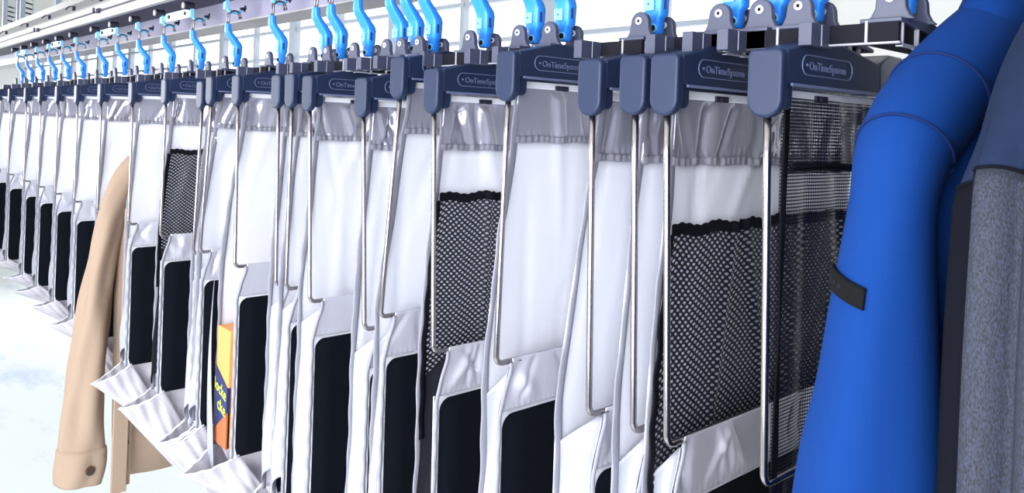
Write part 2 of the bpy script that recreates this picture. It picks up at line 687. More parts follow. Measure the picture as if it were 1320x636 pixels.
        part("pocket_edge", G().grid(me_, 3, 40), M["meshedge"], mo, solid=0.002, sharp=0)

    # ---- front band under the wire
    fa, fb = ZW + 0.0075, -0.596
    rf = ridges(rng, 8, 0.04, 0.40, 0.011, 0.8) + ridges(rng, 4, 0.4, 0.68, 0.008, 0.7)
    def fl(z):
        return 0.050 - 0.026 * sstep(ZW, -0.61, z)
    def fband(u, v):
        z = fa + (fb - fa) * v
        x = fl(z) + (0.695 - fl(z)) * u
        y = yfront - 0.0072 + rsum(rf, x, z + 0.55) * math.sin(math.pi * min(1, v * 1.05)) + 0.0012 * sstep(.82, 1, v) * math.sin(x * 430)
        return (x, y, z)
    part("front_band", G().grid(fband, 150, 20), M["satin_light"], root, solid=0.002, sharp=0)

    # ---- front panel + black panel
    def fpan(u, v):
        z = fb + (-1.12 - fb) * v
        x = 0.016 + 0.680 * u
        return (x, yfront - 0.002 - 0.006 * math.sin(2.2 * v), z)
    part("front_panel", G().grid(fpan, 20, 24), M["panel"], root, solid=0.002, sharp=0)
    zt, zl, x0, x1 = -0.604, -1.118, 0.031, 0.685
    poly = [(x0 + 0.002, zl + 0.008), (x0 + 0.010, zl)] + [(x1, zl)] + arc(x1 - 0.028, zt - 0.028, 0.028, 0, 90, 6) + arc(x0 + 0.028, zt - 0.028, 0.028, 90, 180, 6)
    g = G()
    n = len(poly)
    def py(z):
        return yfront - 0.0055 - 0.006 * math.sin(2.2 * (fb - z) / 0.524)
    rows = 24
    vs, fs = [], []
    for j in range(rows + 1):
        z = zt - 0.028 * (1 - math.cos(math.radians(90 * min(j, 8) / 8))) + (zl - zt + 0.028) * max(0, j - 8) / (rows - 8)
        t = max(0.0, 1 - (zt - z) / 0.028)
        dx = 0.028 * (1 - math.sqrt(max(0.0, 1 - t * t)))
        b = 0.008 * sstep(zl + 0.012, zl, z)
        for i in range(13):
            x = (x0 + dx + b) + (x1 - x0 - 2 * dx - b) * i / 12
            vs.append((x, py(z) - 0.001 * math.sin(9 * z + i), z))
    for j in range(rows):
        for i in range(12):
            a = j * 13 + i
            fs.append((a, a + 1, a + 14, a + 13))
    g.add(vs, fs)
    part("black_panel", g, M["black"], root, solid=0.004, sharp=30)

    # ---- gusset at the open side
    dark = key in ("F", "N")
    def gus(u, v):
        z = ZW - 0.07 * (1 - u) ** 1.5 - 0.01 + (-1.11 - ZW + 0.08) * v
        w = 1 - sstep(0, .12, v) * 0.0
        y = yb(z) + (yfront - 0.004 - yb(z)) * u
        bul = math.sin(math.pi * u)
        x = (fx(z) * (1 - u) + (fl(z) - 0.006) * u) + (0.030 - 0.045 * sstep(0.0, 0.9, v)) * bul + 0.003 * math.sin(11 * v + pa) * bul
        return (x, y, z)
    def gus_open(u, v):
        z = -0.95 + (-1.12 + 0.95) * v - 0.04 * u
        y = yb(z) + (yfront - 0.004 - yb(z)) * u
        return (0.015 - 0.02 * math.sin(math.pi * u), y, z)
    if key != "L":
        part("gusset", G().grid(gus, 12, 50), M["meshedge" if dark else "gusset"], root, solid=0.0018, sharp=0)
    else:
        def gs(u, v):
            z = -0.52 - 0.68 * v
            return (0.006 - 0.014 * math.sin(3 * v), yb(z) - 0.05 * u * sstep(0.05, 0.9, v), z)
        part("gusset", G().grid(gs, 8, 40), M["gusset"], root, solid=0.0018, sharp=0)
    def fpipe(u, v):
        z = ZW + (-1.12 - ZW) * v
        return (fl(z) - 0.008 + 0.010 * u + 0.001 * math.sin(60 * v), yfront - 0.008 - 0.004 * math.sin(math.pi * u), z)
    part("front_piping", G().grid(fpipe, 4, 60), M["piping"], root, solid=0.0012, sharp=0)

    # ---- crumpled bottom with the folded corner
    ylim = room - 0.012
    yc, th = (ybot + yfront) / 2, min(max(0.02, (ybot - yfront) / 2), max(0.006, (ylim - yfront) / 2 * 0.62))
    tip = rng.uniform(0.075, 0.11)
    s1 = rng.uniform(0.10, 0.16)
    small = min(1.0, th / 0.03)
    pw = [rng.uniform(0, 6) for _ in range(6)]
    rs = []
    rows, n = 46, 40
    H = -1.105 - zbot
    for j in range(rows + 1):
        s = j / rows
        z = -1.105 - H * s
        xl = 0.020 + 0.33 * s ** 1.25
        xr = 0.69 - 0.16 * s
        ring = []
        for k in range(n):
            a = 2 * math.pi * k / n
            cx = (1 - math.cos(a)) / 2
            sy = math.sin(a)
            pinch = sstep(0, 0.22 + 0.25 * sstep(0, s1, s), cx)
            y = yc - sy * th * (pinch * (1 + 0.5 * math.sin(math.pi * min(1, s * 1.3))) * (1 - 0.75 * s ** 3) + 0.12)
            x = xl + (xr - xl) * cx
            cr = small * 0.010 * math.sin(26 * x + 17 * z + pw[0]) + 0.008 * math.sin(41 * x - 33 * z + pw[1]) + 0.006 * math.sin(60 * z + 23 * x + pw[2])
            cr += 0.014 * math.exp(-((x - (-tip + 0.75 * (s - s1) * H)) / 0.025) ** 2) * (1 if sy > 0 else -0.4)
            f = sstep(0.02, 0.2, s)
            y += cr * f * (1 if sy >= 0 else 0.7)
            zz = z - 0.10 * H * sstep(0.0, 0.4, cx) * (1 - s) * 0.0 + 0.012 * f * math.sin(19 * x + pw[3])
            ring.append((x, y, zz))
        rs.append(ring)
    sk = part("bottom_sack", G().rings(rs, True), M["sack"], root, sharp=0)
    # open folded corner that sticks out to the aisle
    T = Vector((-tip, yc, -1.105 - s1 * H * 1.15))
    B = Vector((0.20 + 0.05 * math.sin(pw[0]), yc, -1.105 - 0.80 * H))
    for yy, sg in ((yfront - 0.012, -1), (min(max(ybot, yfront + 0.05) + 0.025, ylim - 0.02), 1)):
        U = Vector((0.045, yy, -1.112))
        R = Vector((0.16, yy, -1.105 - 0.45 * H))
        def flap(u, v, U=U, R=R, sg=sg):
            a = T.lerp(B, v)
            b = U.lerp(R, v)
            p = a.lerp(b, u)
            bul = math.sin(math.pi * u) * math.sin(math.pi * min(1, 0.12 + v))
            p = p + Vector((0, sg * (0.020 + 0.012 * math.sin(9 * v + pw[4])) * bul, 0))
            p.z -= 0.012 * math.sin(math.pi * u) * (1 - v)
            p.y += 0.005 * math.sin(22 * u + 13 * v + pw[5]) * u * (1 - u) * 4
            return p
        fo = part("folded_corner", G().grid(flap, 16, 24), M["sack"], sk, solid=0.0022, sharp=0)
        edge = [flap(u / 12, 0) for u in range(13)]
        part("corner_hem", G().tube(edge, 0.0042, 6), M["panel"], sk, sharp=0)
    return root


# key, Y, dz, wire dy, back dy, kind, zbot
POUCHES = [
    ("A", 0.594, 0.000, -0.015, 0.030, "net", -1.5),
    ("B", 0.771, 0.000, -0.023, 0.018, "mesh", -1.5),
    ("C", 0.836, 0.000, -0.020, 0.020, "plain", -1.5),
    ("D", 0.932, -0.003, -0.017, 0.060, "plain", -1.5),
    ("E", 1.157, 0.022, 0.009, 0.045, "plain", -1.5),
    ("F", 1.405, -0.006, -0.030, 0.025, "mesh", -1.5),
    ("G", 1.542, 0.026, 0.050, 0.075, "plain", -1.5),
    ("H", 1.703, -0.020, -0.040, 0.020, "plain", -1.5),
    ("I", 1.990, -0.008, -0.040, 0.030, "plain", -1.5),
    ("J", 2.100, 0.000, -0.004, 0.045, "plain", -1.5),
    ("K", 2.190, -0.002, -0.026, 0.025, "plain", -1.5),
    ("L", 2.490, 0.004, -0.022, 0.110, "plain", -1.5),
    ("M", 2.720, 0.005, 0.060, 0.095, "plain", -1.58),
    ("M2", 2.810, -0.010, 0.035, 0.060, "plain", -1.58),
    ("N", 3.200, 0.004, 0.010, 0.060, "mesh", -1.60),
    ("O", 3.640, 0.000, 0.000, 0.050, "plain", -1.58),
    ("P", 4.150, 0.000, 0.000, 0.050, "plain", -1.50),
    ("Q", 4.620, 0.000, 0.000, 0.055, "plain", -1.45),
    ("R", 5.080, 0.000, 0.000, 0.050, "plain", -1.40),
    ("S", 5.550, 0.000, 0.000, 0.055, "plain", -1.35),
    ("T", 6.000, 0.000, 0.000, 0.050, "plain", -1.32),
    ("U", 6.600, 0.000, 0.000, 0.055, "plain", -1.30),
    ("V", 7.150, 0.000, 0.000, 0.050, "plain", -1.30),
]
LABELS = {
    "A": "sheer black net pouch with steel wire, next to the blue jacket sleeve",
    "B": "silver pouch with large black mesh pocket seen beside the sheer net pouch",
    "F": "white pouch with black mesh pocket in the middle of the row",
    "N": "far white pouch with a black mesh pocket, a little right of the tan jacket",
    "L": "white pouch holding the orange box in its open side",
    "E": "white pouch with wide bare panel right of the middle mesh pouch",
    "G": "white pouch with raised end cap and slanting wire, left of the middle mesh pouch",
    "O": "white pouch directly right of the tan jacket's shoulder",
    "P": "white pouch directly left of the tan jacket's sleeve",
}
for i, p in enumerate(POUCHES):
    lab = LABELS.get(p[0], "white fabric pouch with black lower panel, %s in the row from the blue jacket" % ORD[i + 1])
    nxt = POUCHES[i + 1] if i + 1 < len(POUCHES) else None
    make_pouch(*p, lab, 100 + i * 7, nxt[1] + min(0, nxt[3]) - p[1] if nxt else 0.2)

# ------------------------------------------------------------------ orange box inside pouch L
bx = thing("carton", "orange and navy carton sitting in an open white pouch", "box", 1.012, 2.515, -1.095)
part("carton_body", G().box(0, 0.30, -0.028, 0.075, 0, 0.385), M["orange"], bx, bevel=0.004)
part("carton_base", G().prism([(-0.028, 0.0), (0.075, 0.0), (0.075, 0.045), (-0.028, 0.13)], "x", -0.0015, 0.01), M["brown"], bx)
pl = part("printed_band", G().prism([(-0.029, 0.12), (0.076, 0.04), (0.076, 0.255), (-0.029, 0.20)][::-1], "x", -0.0030, 0.01), M["navy"], bx)
for s, yy, zz in (("locke", 0.072, 0.178), ("cke", 0.045, 0.118)):
    me = text_mesh("printed_word", s, 0.055 * K, M["yellow"], 0.0004 * K)
    w = max(v.co.x for v in me.vertices)
    ww = (0.095 if s == "locke" else 0.066) * K
    for v in me.vertices:
        x, y, z = v.co
        v.co = (-z, -x * ww / w, y + 0.25 * x * ww / w * 0 - x * 0.2)
    t = link("printed_word", me, pl)
    t.location = (-0.0036 * K, yy * K, zz * K)

# ------------------------------------------------------------------ hanger carriers (blue clip, hook, bracket)
def make_carrier(full=True):
    root = thing("hanger_carrier", "", "hanger", 0, 0, 0, 0, "blue hanger carriers on the rail")
    # bracket body: block with cells on the -y face and on the -x face
    g = G()
    x0, x1, y0, y1, z0, z1 = -0.048, 0.125, -0.020, 0.034, 0.130, 0.163
    g.box(x0, x1, y0 + 0.006, y1, z0, z1, 1)
    for a, b in ((x0, x0 + 0.004), (0.004, 0.008), (0.054, 0.058), (0.090, 0.094), (x1 - 0.004, x1)):
        g.box(a, b, y0, y0 + 0.01, z0 - 0.004, z1, 0)
    g.box(x0, x1, y0, y0 + 0.01, z1 - 0.003, z1 + 0.001, 0)
    g.box(x0, x1, y0, y0 + 0.01, z0 - 0.003, z0 + 0.0005, 0)
    part("bracket_body", g, [M["rim"], M["recess"]], root, bevel=0.0008)
    # arm with hooked end plate on the far front side
    g = G()
    g.box(-0.0585, -0.050, -0.018, 0.100, 0.132, 0.160, 1)
    g.box(-0.112, -0.050, 0.080, 0.100, 0.127, 0.160, 0)
    g.box(-0.0835, -0.0820, 0.0790, 0.081, 0.128, 0.159, 2)
    g.box(-0.0605, -0.050, 0.024, 0.028, 0.130, 0.163, 2)
    g.box(-0.0605, -0.050, -0.0205, 0.090, 0.1295, 0.1325, 2)
    part("bumper_arm", g, [M["bracket"], M["recess"], M["rim"]], root, bevel=0.001)
    # sheet along the top
    g = G()
    g.prism([(-0.060, 0.160), (-0.060, 0.166), (0.06, 0.167), (0.170, 0.147), (0.170, 0.141)], "y", -0.022, 0.036)
    part("top_sheet", g, M["bracket"], root, bevel=0.0015)
    # ears
    for xe in (-0.040, 0.034):
        g = G()
        prof = [(-0.034, 0.164), (-0.027, 0.170), (-0.0215, 0.181)] + [(-0.0205 * math.cos(math.radians(a)), 0.193 + 0.0205 * math.sin(math.radians(a))) for a in range(10, 171, 20)] + [(0.0215, 0.181), (0.027, 0.170), (0.034, 0.165)]
        g.prism(prof, "x", xe - 0.006, xe + 0.006)
        e = part("ear", g, M["bracket"], root, bevel=0.0025)
        g = G()
        g.cyl((xe - 0.0085, 0, 0.196), (xe - 0.005, 0, 0.196), 0.0068, 18)
        bo = part("bolt", g, M["white_plastic"], e, label="white bolt head with dark socket")
        g = G()
        g.cyl((xe - 0.0092, 0, 0.196), (xe - 0.0080, 0, 0.196), 0.0030, 12)
        part("bolt_socket", g, M["recess"], bo)
    # blue clip
    path = [(0.004, 0.176, 0.0085, 0.010), (0.004, 0.180, 0.0105, 0.0130), (0.004, 0.205, 0.0115, 0.0140), (0.004, 0.212, 0.0130, 0.0215),
            (0.004, 0.250, 0.0150, 0.0225), (-0.000, 0.262, 0.0150, 0.0220), (-0.026, 0.296, 0.0115, 0.0190), (-0.034, 0.309, 0.0100, 0.0165),
            (-0.034, 0.334, 0.0090, 0.0140)]
    rs = []
    for x, z, a, b in path:
        ring = []
        for k in range(16):
            t = 2 * math.pi * k / 16
            c, s = math.cos(t), math.sin(t)
            e = 0.45
            ring.append((x + a * math.copysign(abs(c) ** e, c), b * math.copysign(abs(s) ** e, s), z))
        rs.append(ring)
    cl = part("clip", G().rings(rs), M["blue"], root, sharp=50)
    g = G()
    g.cyl((-0.0085, -0.002, 0.187), (-0.0060, -0.002, 0.187), 0.0085, 18)
    part("eye_ring", g, M["blue_pale"], cl)
    g = G()
    g.cyl((-0.0105, -0.002, 0.187), (-0.0080, -0.002, 0.187), 0.0058, 16)
    part("eye_hole", g, M["recess"], cl)
    g = G()
    g.box(-0.0135, -0.0100, -0.006, 0.018, 0.2195, 0.2440)
    part("clip_tab", g, M["blue_pale"], cl, bevel=0.001)
    g = G()
    g.cyl((-0.0145, 0.006, 0.232), (-0.0120, 0.006, 0.232), 0.0022, 10)
    g.box(-0.004, 0.001, -0.0235, -0.0200, 0.222, 0.244)
    part("clip_slot", g, M["blue_dark"], cl)
    # hook of two wires
    for yy in (-0.008, 0.008):
        pts = [(-0.034, yy, 0.325), (-0.034, yy, 0.355)] + [(-0.012 - 0.022 * math.cos(math.radians(a)), yy, 0.363 + 0.022 * math.sin(math.radians(a))) for a in range(0, 166, 15)]
        pts.append((0.0125, yy, 0.358))
        part("hook_wire", G().tube(pts, 0.0034, 8), M["steel_dark"], root, sharp=0)
    return root


car = make_carrier()
CARRIERS = [0.473, 0.610, 0.676, 0.752, 0.922, 1.161, 1.255, 1.4275, 1.633, 1.713, 1.785, 1.953, 2.11, 2.204, 2.516, 2.90, 3.27, 3.635,
            4.00, 4.36, 4.73, 5.22, 5.59, 5.97, 6.36, 6.74, 7.10]
CX = 1.165
nC = len(CARRIERS)
proto_done = False
for i, y in enumerate(CARRIERS):
    o = car if i == 0 else copy_tree(car)
    o.location = W(CX, y, 0)
    if i <= 13:
        o["label"] = "grey bracket with blue clip, %s along the rail from the jackets" % ORD[i + 1]
    else:
        o["label"] = "distant blue clip hanging from a trolley, %s from the far end" % ORD[nC - i]

# ------------------------------------------------------------------ trolleys
def make_trolley(plate):
    root = thing("rail_trolley", "", "trolley", 0, 0, 0, 0, "trolleys running along the rail")
    w = part("wheel", G().cyl((-0.074, 0.0, 0.432), (-0.034, 0.0, 0.432), 0.0165, 18), M["rubber"], root, bevel=0.002)
    part("wheel_face", G().cyl((-0.079, 0.0, 0.432), (-0.073, 0.0, 0.432), 0.0135, 18), M["rail"], w, bevel=0.001)
    g = G()
    g.box(-0.050, -0.036, -0.012, 0.012, 0.388, 0.425)
    g.tube([(-0.043, 0, 0.400), (-0.034, 0, 0.385), (-0.012, 0, 0.3785), (0.008, 0, 0.383), (0.016, 0, 0.394)], 0.0065, 10)
    part("hook_cup", g, M["blue_pale"], root)
    g = G()
    g.cyl((0.008, -0.006, 0.395), (0.030, -0.006, 0.399), 0.0055, 10)
    g.cyl((0.024, -0.006, 0.386), (0.028, -0.006, 0.410), 0.0042, 8)
    part("stop_pin", g, M["rubber"], root)
    if plate:
        g = G()
        g.prism([(0.02, 0.392), (0.34, 0.392), (0.36, 0.410), (0.34, 0.430), (0.02, 0.430)], "x", -0.036, -0.030)
        p = part("link_plate", g, M["cyan"], root, bevel=0.003)
        g = G()
        for yy in (0.09, 0.29):
            g.cyl((-0.042, yy, 0.411), (-0.035, yy, 0.411), 0.008, 6)
        part("link_bolt", g, M["rubber"], p)
    return root


TR = [y for y in CARRIERS if y >= 2.5]
ta, tb_ = make_trolley(False), make_trolley(True)
ua = ub = False
for i, y in enumerate(TR):
    pl_ = i in (2, 5, 8, 11)
    if pl_:
        o = tb_ if not ub else copy_tree(tb_)
        ub = True
    else:
        o = ta if not ua else copy_tree(ta)
        ua = True
    o.location = W(CX - 0.0, y, 0)
    o["label"] = ("rail trolley with pale cyan link plate, %s from the far end" if pl_ else "dark wheeled rail trolley, %s from the far end") % ORD[len(TR) - i]

# ------------------------------------------------------------------ conveyor rail
rl = thing("conveyor_rail", "long pale overhead conveyor rail running to the far left", "rail", 1.05, 0, 0)
Y0, Y1 = -2.0, 24.0
part("front_fascia", G().box(0, 0.025, Y0, Y1, 0.456, 0.496), M["rail"], rl, bevel=0.002)
part("upper_fascia", G().prism([(0.012, 0.503), (0.03, 0.503), (0.03, 0.560), (0.012, 0.540)], "y", Y0, Y1), M["rail"], rl)
part("groove_rod", G().cyl((-0.004, Y0, 0.4995), (-0.004, Y1, 0.4995), 0.0030, 8), M["rail_dark"], rl)
part("running_track", G().box(0.02, 0.205, Y0, Y1, 0.464, 0.48), M["rail_dark"], rl)  # dark colour stands for the shade in the recess under the fascia
part("rear_web", G().box(0.205, 0.225, Y0, Y1, 0.375, 0.50), M["rail_web"], rl)
part("lower_flange", G().prism([(0.19, 0.372), (0.30, 0.372), (0.30, 0.360), (0.19, 0.366)], "y", Y0, Y1), M["rail"], rl)
for yy in (3.0, 4.4, 5.9, 7.6, 9.6, 12):
    g = G()
    g.box(-0.012, 0.004, yy - 0.02, yy + 0.02, 0.488, 0.511)
    g.cyl((-0.02, yy + 0.03, 0.488), (-0.02, yy + 0.03, 0.515), 0.006, 8)
    part("rod_clamp", g, M["rail_dark"], rl)
for yy in (3.5, 8.5, 14.0):
    part("drop_rod", G().box(0.05, 0.09, yy, yy + 0.05, 0.50, 1.62), M["rail_web"], rl)

# second overhead track with small hooks, further in
tk = thing("overhead_track", "white overhead track with a row of small hooks at upper left", "track", 1.62, 0, 0)
part("track_body", G().box(0, 0.30, 4.0, 26, 0.90, 0.96), M["rail"], tk)
for yy in (5.4, 6.1, 6.9, 7.8, 8.8, 9.9, 11.2, 12.8, 14.8, 17.2, 20):
    g = G()
    g.tube([(0.02, yy, 0.905), (-0.015, yy, 0.885), (-0.03, yy, 0.862)], 0.006, 6)
    g.box(0.02, 0.045, yy - 0.015, yy + 0.015, 0.862, 0.905)
    part("track_hook", g, M["rail_dark"], tk)

for yy in (6.3, 11.6, 17.5):
    part("drop_rod", G().box(0.20, 0.25, yy, yy + 0.06, 0.955, 1.625), M["rail_web"], tk)

# ------------------------------------------------------------------ hanging racks at upper left
def rack(x, y, z0, rungs, label):
    t = thing("hanging_rack", label, "rack", x, y, 0, 0, "racks hanging from the ceiling")
    part("post", G().box(-0.026, 0.026, -0.03, 0.03, z0, 1.62), M["rack"], t, bevel=0.004)
    part("side_rail", G().box(0.098, 0.108, -0.01, 0.01, z0 - 0.04, 1.5), M["rack"], t)
    for k in range(rungs):
        part("rung", G().cyl((0.02, 0, z0 + 0.03 + k * 0.06), (0.112, 0, z0 + 0.01 + k * 0.06), 0.010, 8), M["rail_dark"], t)


rack(1.75, 8.93, 1.02, 5, "grey hanging rack with short rungs, nearest the long rail")
rack(1.75, 10.8, 1.02, 5, "grey hanging rack with rungs, between the two others")
rack(1.75, 12.0, 1.02, 5, "grey hanging rack with rungs at the picture's left edge")

# ------------------------------------------------------------------ jackets
def ring_el(c, ex, ey, a, b, n=28, fold=None, e=1.0):
    out = []
    for k in range(n):
        t = 2 * math.pi * k / n
        f = 1.0 + (fold(t) if fold else 0)
        cs, sn = math.cos(t), math.sin(t)
        out.append(Vector(c) + Vector(ex) * (a * f * math.copysign(abs(cs) ** e, cs)) + Vector(ey) * (b * f * math.copysign(abs(sn) ** e, sn)))
    return out


def tube_loft(keys, nsub, fold, lateral, n=40, e=1.0):
    """keys: (x,y,z,a,b); rings lie square to the path; lateral gives the wide direction"""
    pts = []
    m = len(keys)
    for i in range(m - 1):
        k0, k1, k2, k3 = keys[max(i - 1, 0)], keys[i], keys[i + 1], keys[min(i + 2, m - 1)]
        for j in range(nsub):
            t = j / nsub
            q = []
            for c in range(5):
                p0, p1, p2, p3 = k0[c], k1[c], k2[c], k3[c]
                q.append(0.5 * (2 * p1 + (p2 - p0) * t + (2 * p0 - 5 * p1 + 4 * p2 - p3) * t * t + (3 * p1 - p0 - 3 * p2 + p3) * t ** 3))
            pts.append(q)
    pts.append(list(keys[-1]))
    rs = []
    L = len(pts)
    lat0 = Vector(lateral).normalized()
    for i, q in enumerate(pts):
        p = Vector(q[:3])
        t = (Vector(pts[min(i + 1, L - 1)][:3]) - Vector(pts[max(i - 1, 0)][:3])).normalized()
        d = t.cross(lat0).normalized()
        lat = d.cross(t).normalized()
        s = i / (L - 1)
        rs.append(ring_el(p, lat, d, q[3], q[4], n, (lambda a, s=s: fold(a, s)) if fold else None, e))
    return rs


# --- blue jacket: hangs square to the rail, sleeve towards the aisle
JB = thing("blue_jacket", "bright blue softshell jacket hanging at the near end of the rail", "jacket", 0, 0, 0)
def bfold(a, s):
    return (0.05 * math.sin(3 * a + 2.2 * s + 0.6) + 0.03 * math.sin(5 * a - 3 * s)) * sstep(0.22, 0.6, s)
lat = (0.392, -0.92, 0)
sl = [(1.320, 0.390, 0.190, .045, .05), (1.190, 0.392, 0.118, .058, .056), (1.070, 0.396, 0.042, .060, .066), (0.990, 0.396, -0.018, .054, .066), (0.962, 0.395, -0.075, .048, .062),
      (0.955, 0.397, -0.14, .052, .066), (0.948, 0.398, -0.22, .060, .070), (0.942, 0.398, -0.30, .068, .074), (0.938, 0.400, -0.38, .080, .078),
      (0.936, 0.400, -0.46, .088, .080), (0.936, 0.402, -0.56, .092, .080), (0.938, 0.402, -0.70, .088, .078), (0.94, 0.402, -0.90, .075, .068), (0.945, 0.402, -1.02, .062, .055)]
JB_S = tube_loft(sl, 6, bfold, lat, 44)
part("sleeve", G().rings(JB_S), M["jblue"], JB, sharp=0)
# body: wide flat loft behind the sleeve
def body_rings(xc, yc, zs, tilt=0):
    rs = []
    for z, hw, hd in zs:
        ring = []
        for k in range(48):
            t = 2 * math.pi * k / 48
            cs, sn = math.cos(t), math.sin(t)
            f = 1 + 0.05 * math.sin(9 * t + z * 3) * sstep(0, -0.3, z)
            ring.append((xc + hw * math.copysign(abs(cs) ** .7, cs), yc + hd * f * math.copysign(abs(sn) ** .8, sn) + 0.0, z))
        rs.append(ring)
    return rs
part("body", G().rings(body_rings(1.42, 0.385, [(0.245, .12, .05), (0.22, .19, .055), (0.17, .24, .06), (0.10, .29, .065), (0.0, .33, .07), (-0.1, .38, .07), (-0.2, .40, .075), (-0.6, .40, .08), (-1.15, .40, .08), (-1.3, .40, .078)])), M["jblue"], JB, sharp=0)
part("collar", G().rings(body_rings(1.42, 0.385, [(0.225, .150, .058), (0.26, .135, .056), (0.31, .125, .055), (0.325, .11, .05)])), M["jblue"], JB, sharp=0)
def seam_ring(rings, idx, a0, a1, off=0.0012, r=0.0022):
    """a raised stitched seam that follows one ring of a loft"""
    ring = rings[idx]
    c = sum(ring, Vector()) / len(ring)
    n = len(ring)
    pts = []
    for i in range(a0, a1 + 1):
        p = ring[i % n]
        pts.append(p + (p - c).normalized() * off)
    return G().tube(pts, r, 6)
part("shoulder_seam", seam_ring(JB_S, 11, 0, 43), M["jblue_seam"], JB, sharp=0)
part("sleeve_seam", seam_ring(JB_S, 18, 0, 43), M["jblue_seam"], JB, sharp=0)

# black tab on the sleeve: a curved strap lying on the sleeve surface
def on_loft(rings, s, a):
    f = s * (len(rings) - 1)
    i = min(int(f), len(rings) - 2)
    t = f - i
    n = len(rings[0])
    g_ = (a / (2 * math.pi) * n) % n
    j = int(g_) % n
    w = g_ - int(g_)
    def P(r):
        return r[j].lerp(r[(j + 1) % n], w)
    p = P(rings[i]).lerp(P(rings[i + 1]), t)
    c = (sum(rings[i], Vector()) / n).lerp(sum(rings[i + 1], Vector()) / n, t)
    return p, (p - c).normalized()
TAB = dict(s0=0.404, ds=0.0225, slope=0.017, a0=math.pi * 1.0, a1=math.pi * 0.60)
def tab(u, v):
    a = TAB["a0"] + (TAB["a1"] - TAB["a0"]) * u
    s = TAB["s0"] + TAB["slope"] * u + TAB["ds"] * v
    p, nn = on_loft(JB_S, s, a)
    return p + nn * 0.0035
tb = part("sleeve_tab", G().grid(tab, 20, 5), M["jblack"], JB, solid=0.004, label="black tab with tiny eyelets on the blue sleeve")
g = G()
for u in (0.15, 0.27, 0.40, 0.55):
    p, nn = on_loft(JB_S, TAB["s0"] + TAB["slope"] * u + TAB["ds"] * 0.5, TAB["a0"] + (TAB["a1"] - TAB["a0"]) * u)
    g.cyl(p + nn * 0.005, p + nn * 0.0065, 0.0035, 8)
part("eyelet", g, M["recess"], tb)

# --- grey jacket: nearest, at the right edge
JG = thing("grey_jacket", "charcoal and heather grey jacket at the right edge of the picture", "jacket", 0, 0, 0)
def gfold(a, s):
    return (0.21 * math.sin(8 * a + 0.6) + 0.05 * math.sin(17 * a + 1.0)) * sstep(0.30, 0.46, s)
lat2 = (0.33, -0.944, 0)
gs = [(1.148, 0.253, 0.165, .05, .05), (1.068, 0.240, 0.125, .055, .058), (0.988, 0.228, 0.075, .062, .064), (0.928, 0.220, 0.020, .066, .068), (0.886, 0.216, -0.04, .066, .068),
      (0.868, 0.213, -0.10, .066, .07), (0.863, 0.213, -0.20, .067, .07), (0.863, 0.213, -0.32, .068, .07), (0.863, 0.213, -0.46, .068, .07), (0.863, 0.213, -0.62, .068, .07), (0.868, 0.213, -0.85, .064, .066)]
JG_S = tube_loft(gs, 6, gfold, lat2, 72)
cut = 25
part("yoke", G().rings(JG_S[:cut + 1]), M["jnavy"], JG, sharp=0, label="smooth blue-grey shoulder yoke")
n = 72
p0, p1 = int(n * 0.0), int(n * 0.41)
g = G()
for lo, hi, key in ((p0, p1, "heather"), (p1, p0 + n, "charcoal")):
    g = G()
    idx = list(range(lo, hi + 1))
    vs, fs = [], []
    for r_ in JG_S[cut:]:
        vs += [r_[i % n] for i in idx]
    m_ = len(idx)
    for j in range(len(JG_S) - cut - 1):
        for i in range(m_ - 1):
            a = j * m_ + i
            fs.append((a, a + 1, a + m_ + 1, a + m_))
    g.add(vs, fs)
    part("sleeve_panel" if key == "heather" else "sleeve", g, M[key], JG, solid=0.003, sharp=0, label="heather grey knit panel" if key == "heather" else None)
part("yoke_seam", seam_ring(JG_S, cut, 0, 72), M["charcoal"], JG, sharp=0)
part("body", G().rings(body_rings(1.24, 0.225, [(0.25, .05, .045), (0.20, .09, .05), (0.15, .13, .055), (0.1, .17, .06), (0.03, .22, .062), (-0.1, .29, .065), (-0.6, .32, .066), (-1.25, .32, .066)])), M["charcoal"], JG, sharp=0)

# --- tan jacket between two pouches
JT = thing("tan_jacket", "tan canvas jacket hanging between white pouches at the left", "jacket", 0, 0, 0)
def tfold(a, s):
    return (0.09 * math.sin(3 * a + 9 * s) + 0.07 * math.sin(5 * a - 13 * s + 1) + 0.03 * math.sin(4 * a + 31 * s)) * sstep(0.1, 0.4, s)
YT = 3.90
tl = [(1.22, YT, -0.20, .05, .06), (1.12, YT, -0.26, .056, .07), (1.050, YT, -0.36, .055, .072), (1.010, YT, -0.50, .056, .074), (0.985, YT, -0.66, .058, .075),
      (0.962, YT, -0.85, .064, .075), (0.945, YT, -1.05, .070, .075), (0.930, YT, -1.25, .078, .075), (0.920, YT, -1.45, .088, .075), (0.914, YT, -1.60, .094, .075), (0.908, YT, -1.69, .096, .075)]
JT_S = tube_loft(tl, 6, tfold, (0.8, -0.6, 0), 36)
part("sleeve", G().rings(JT_S), M["tan"], JT, sharp=0)
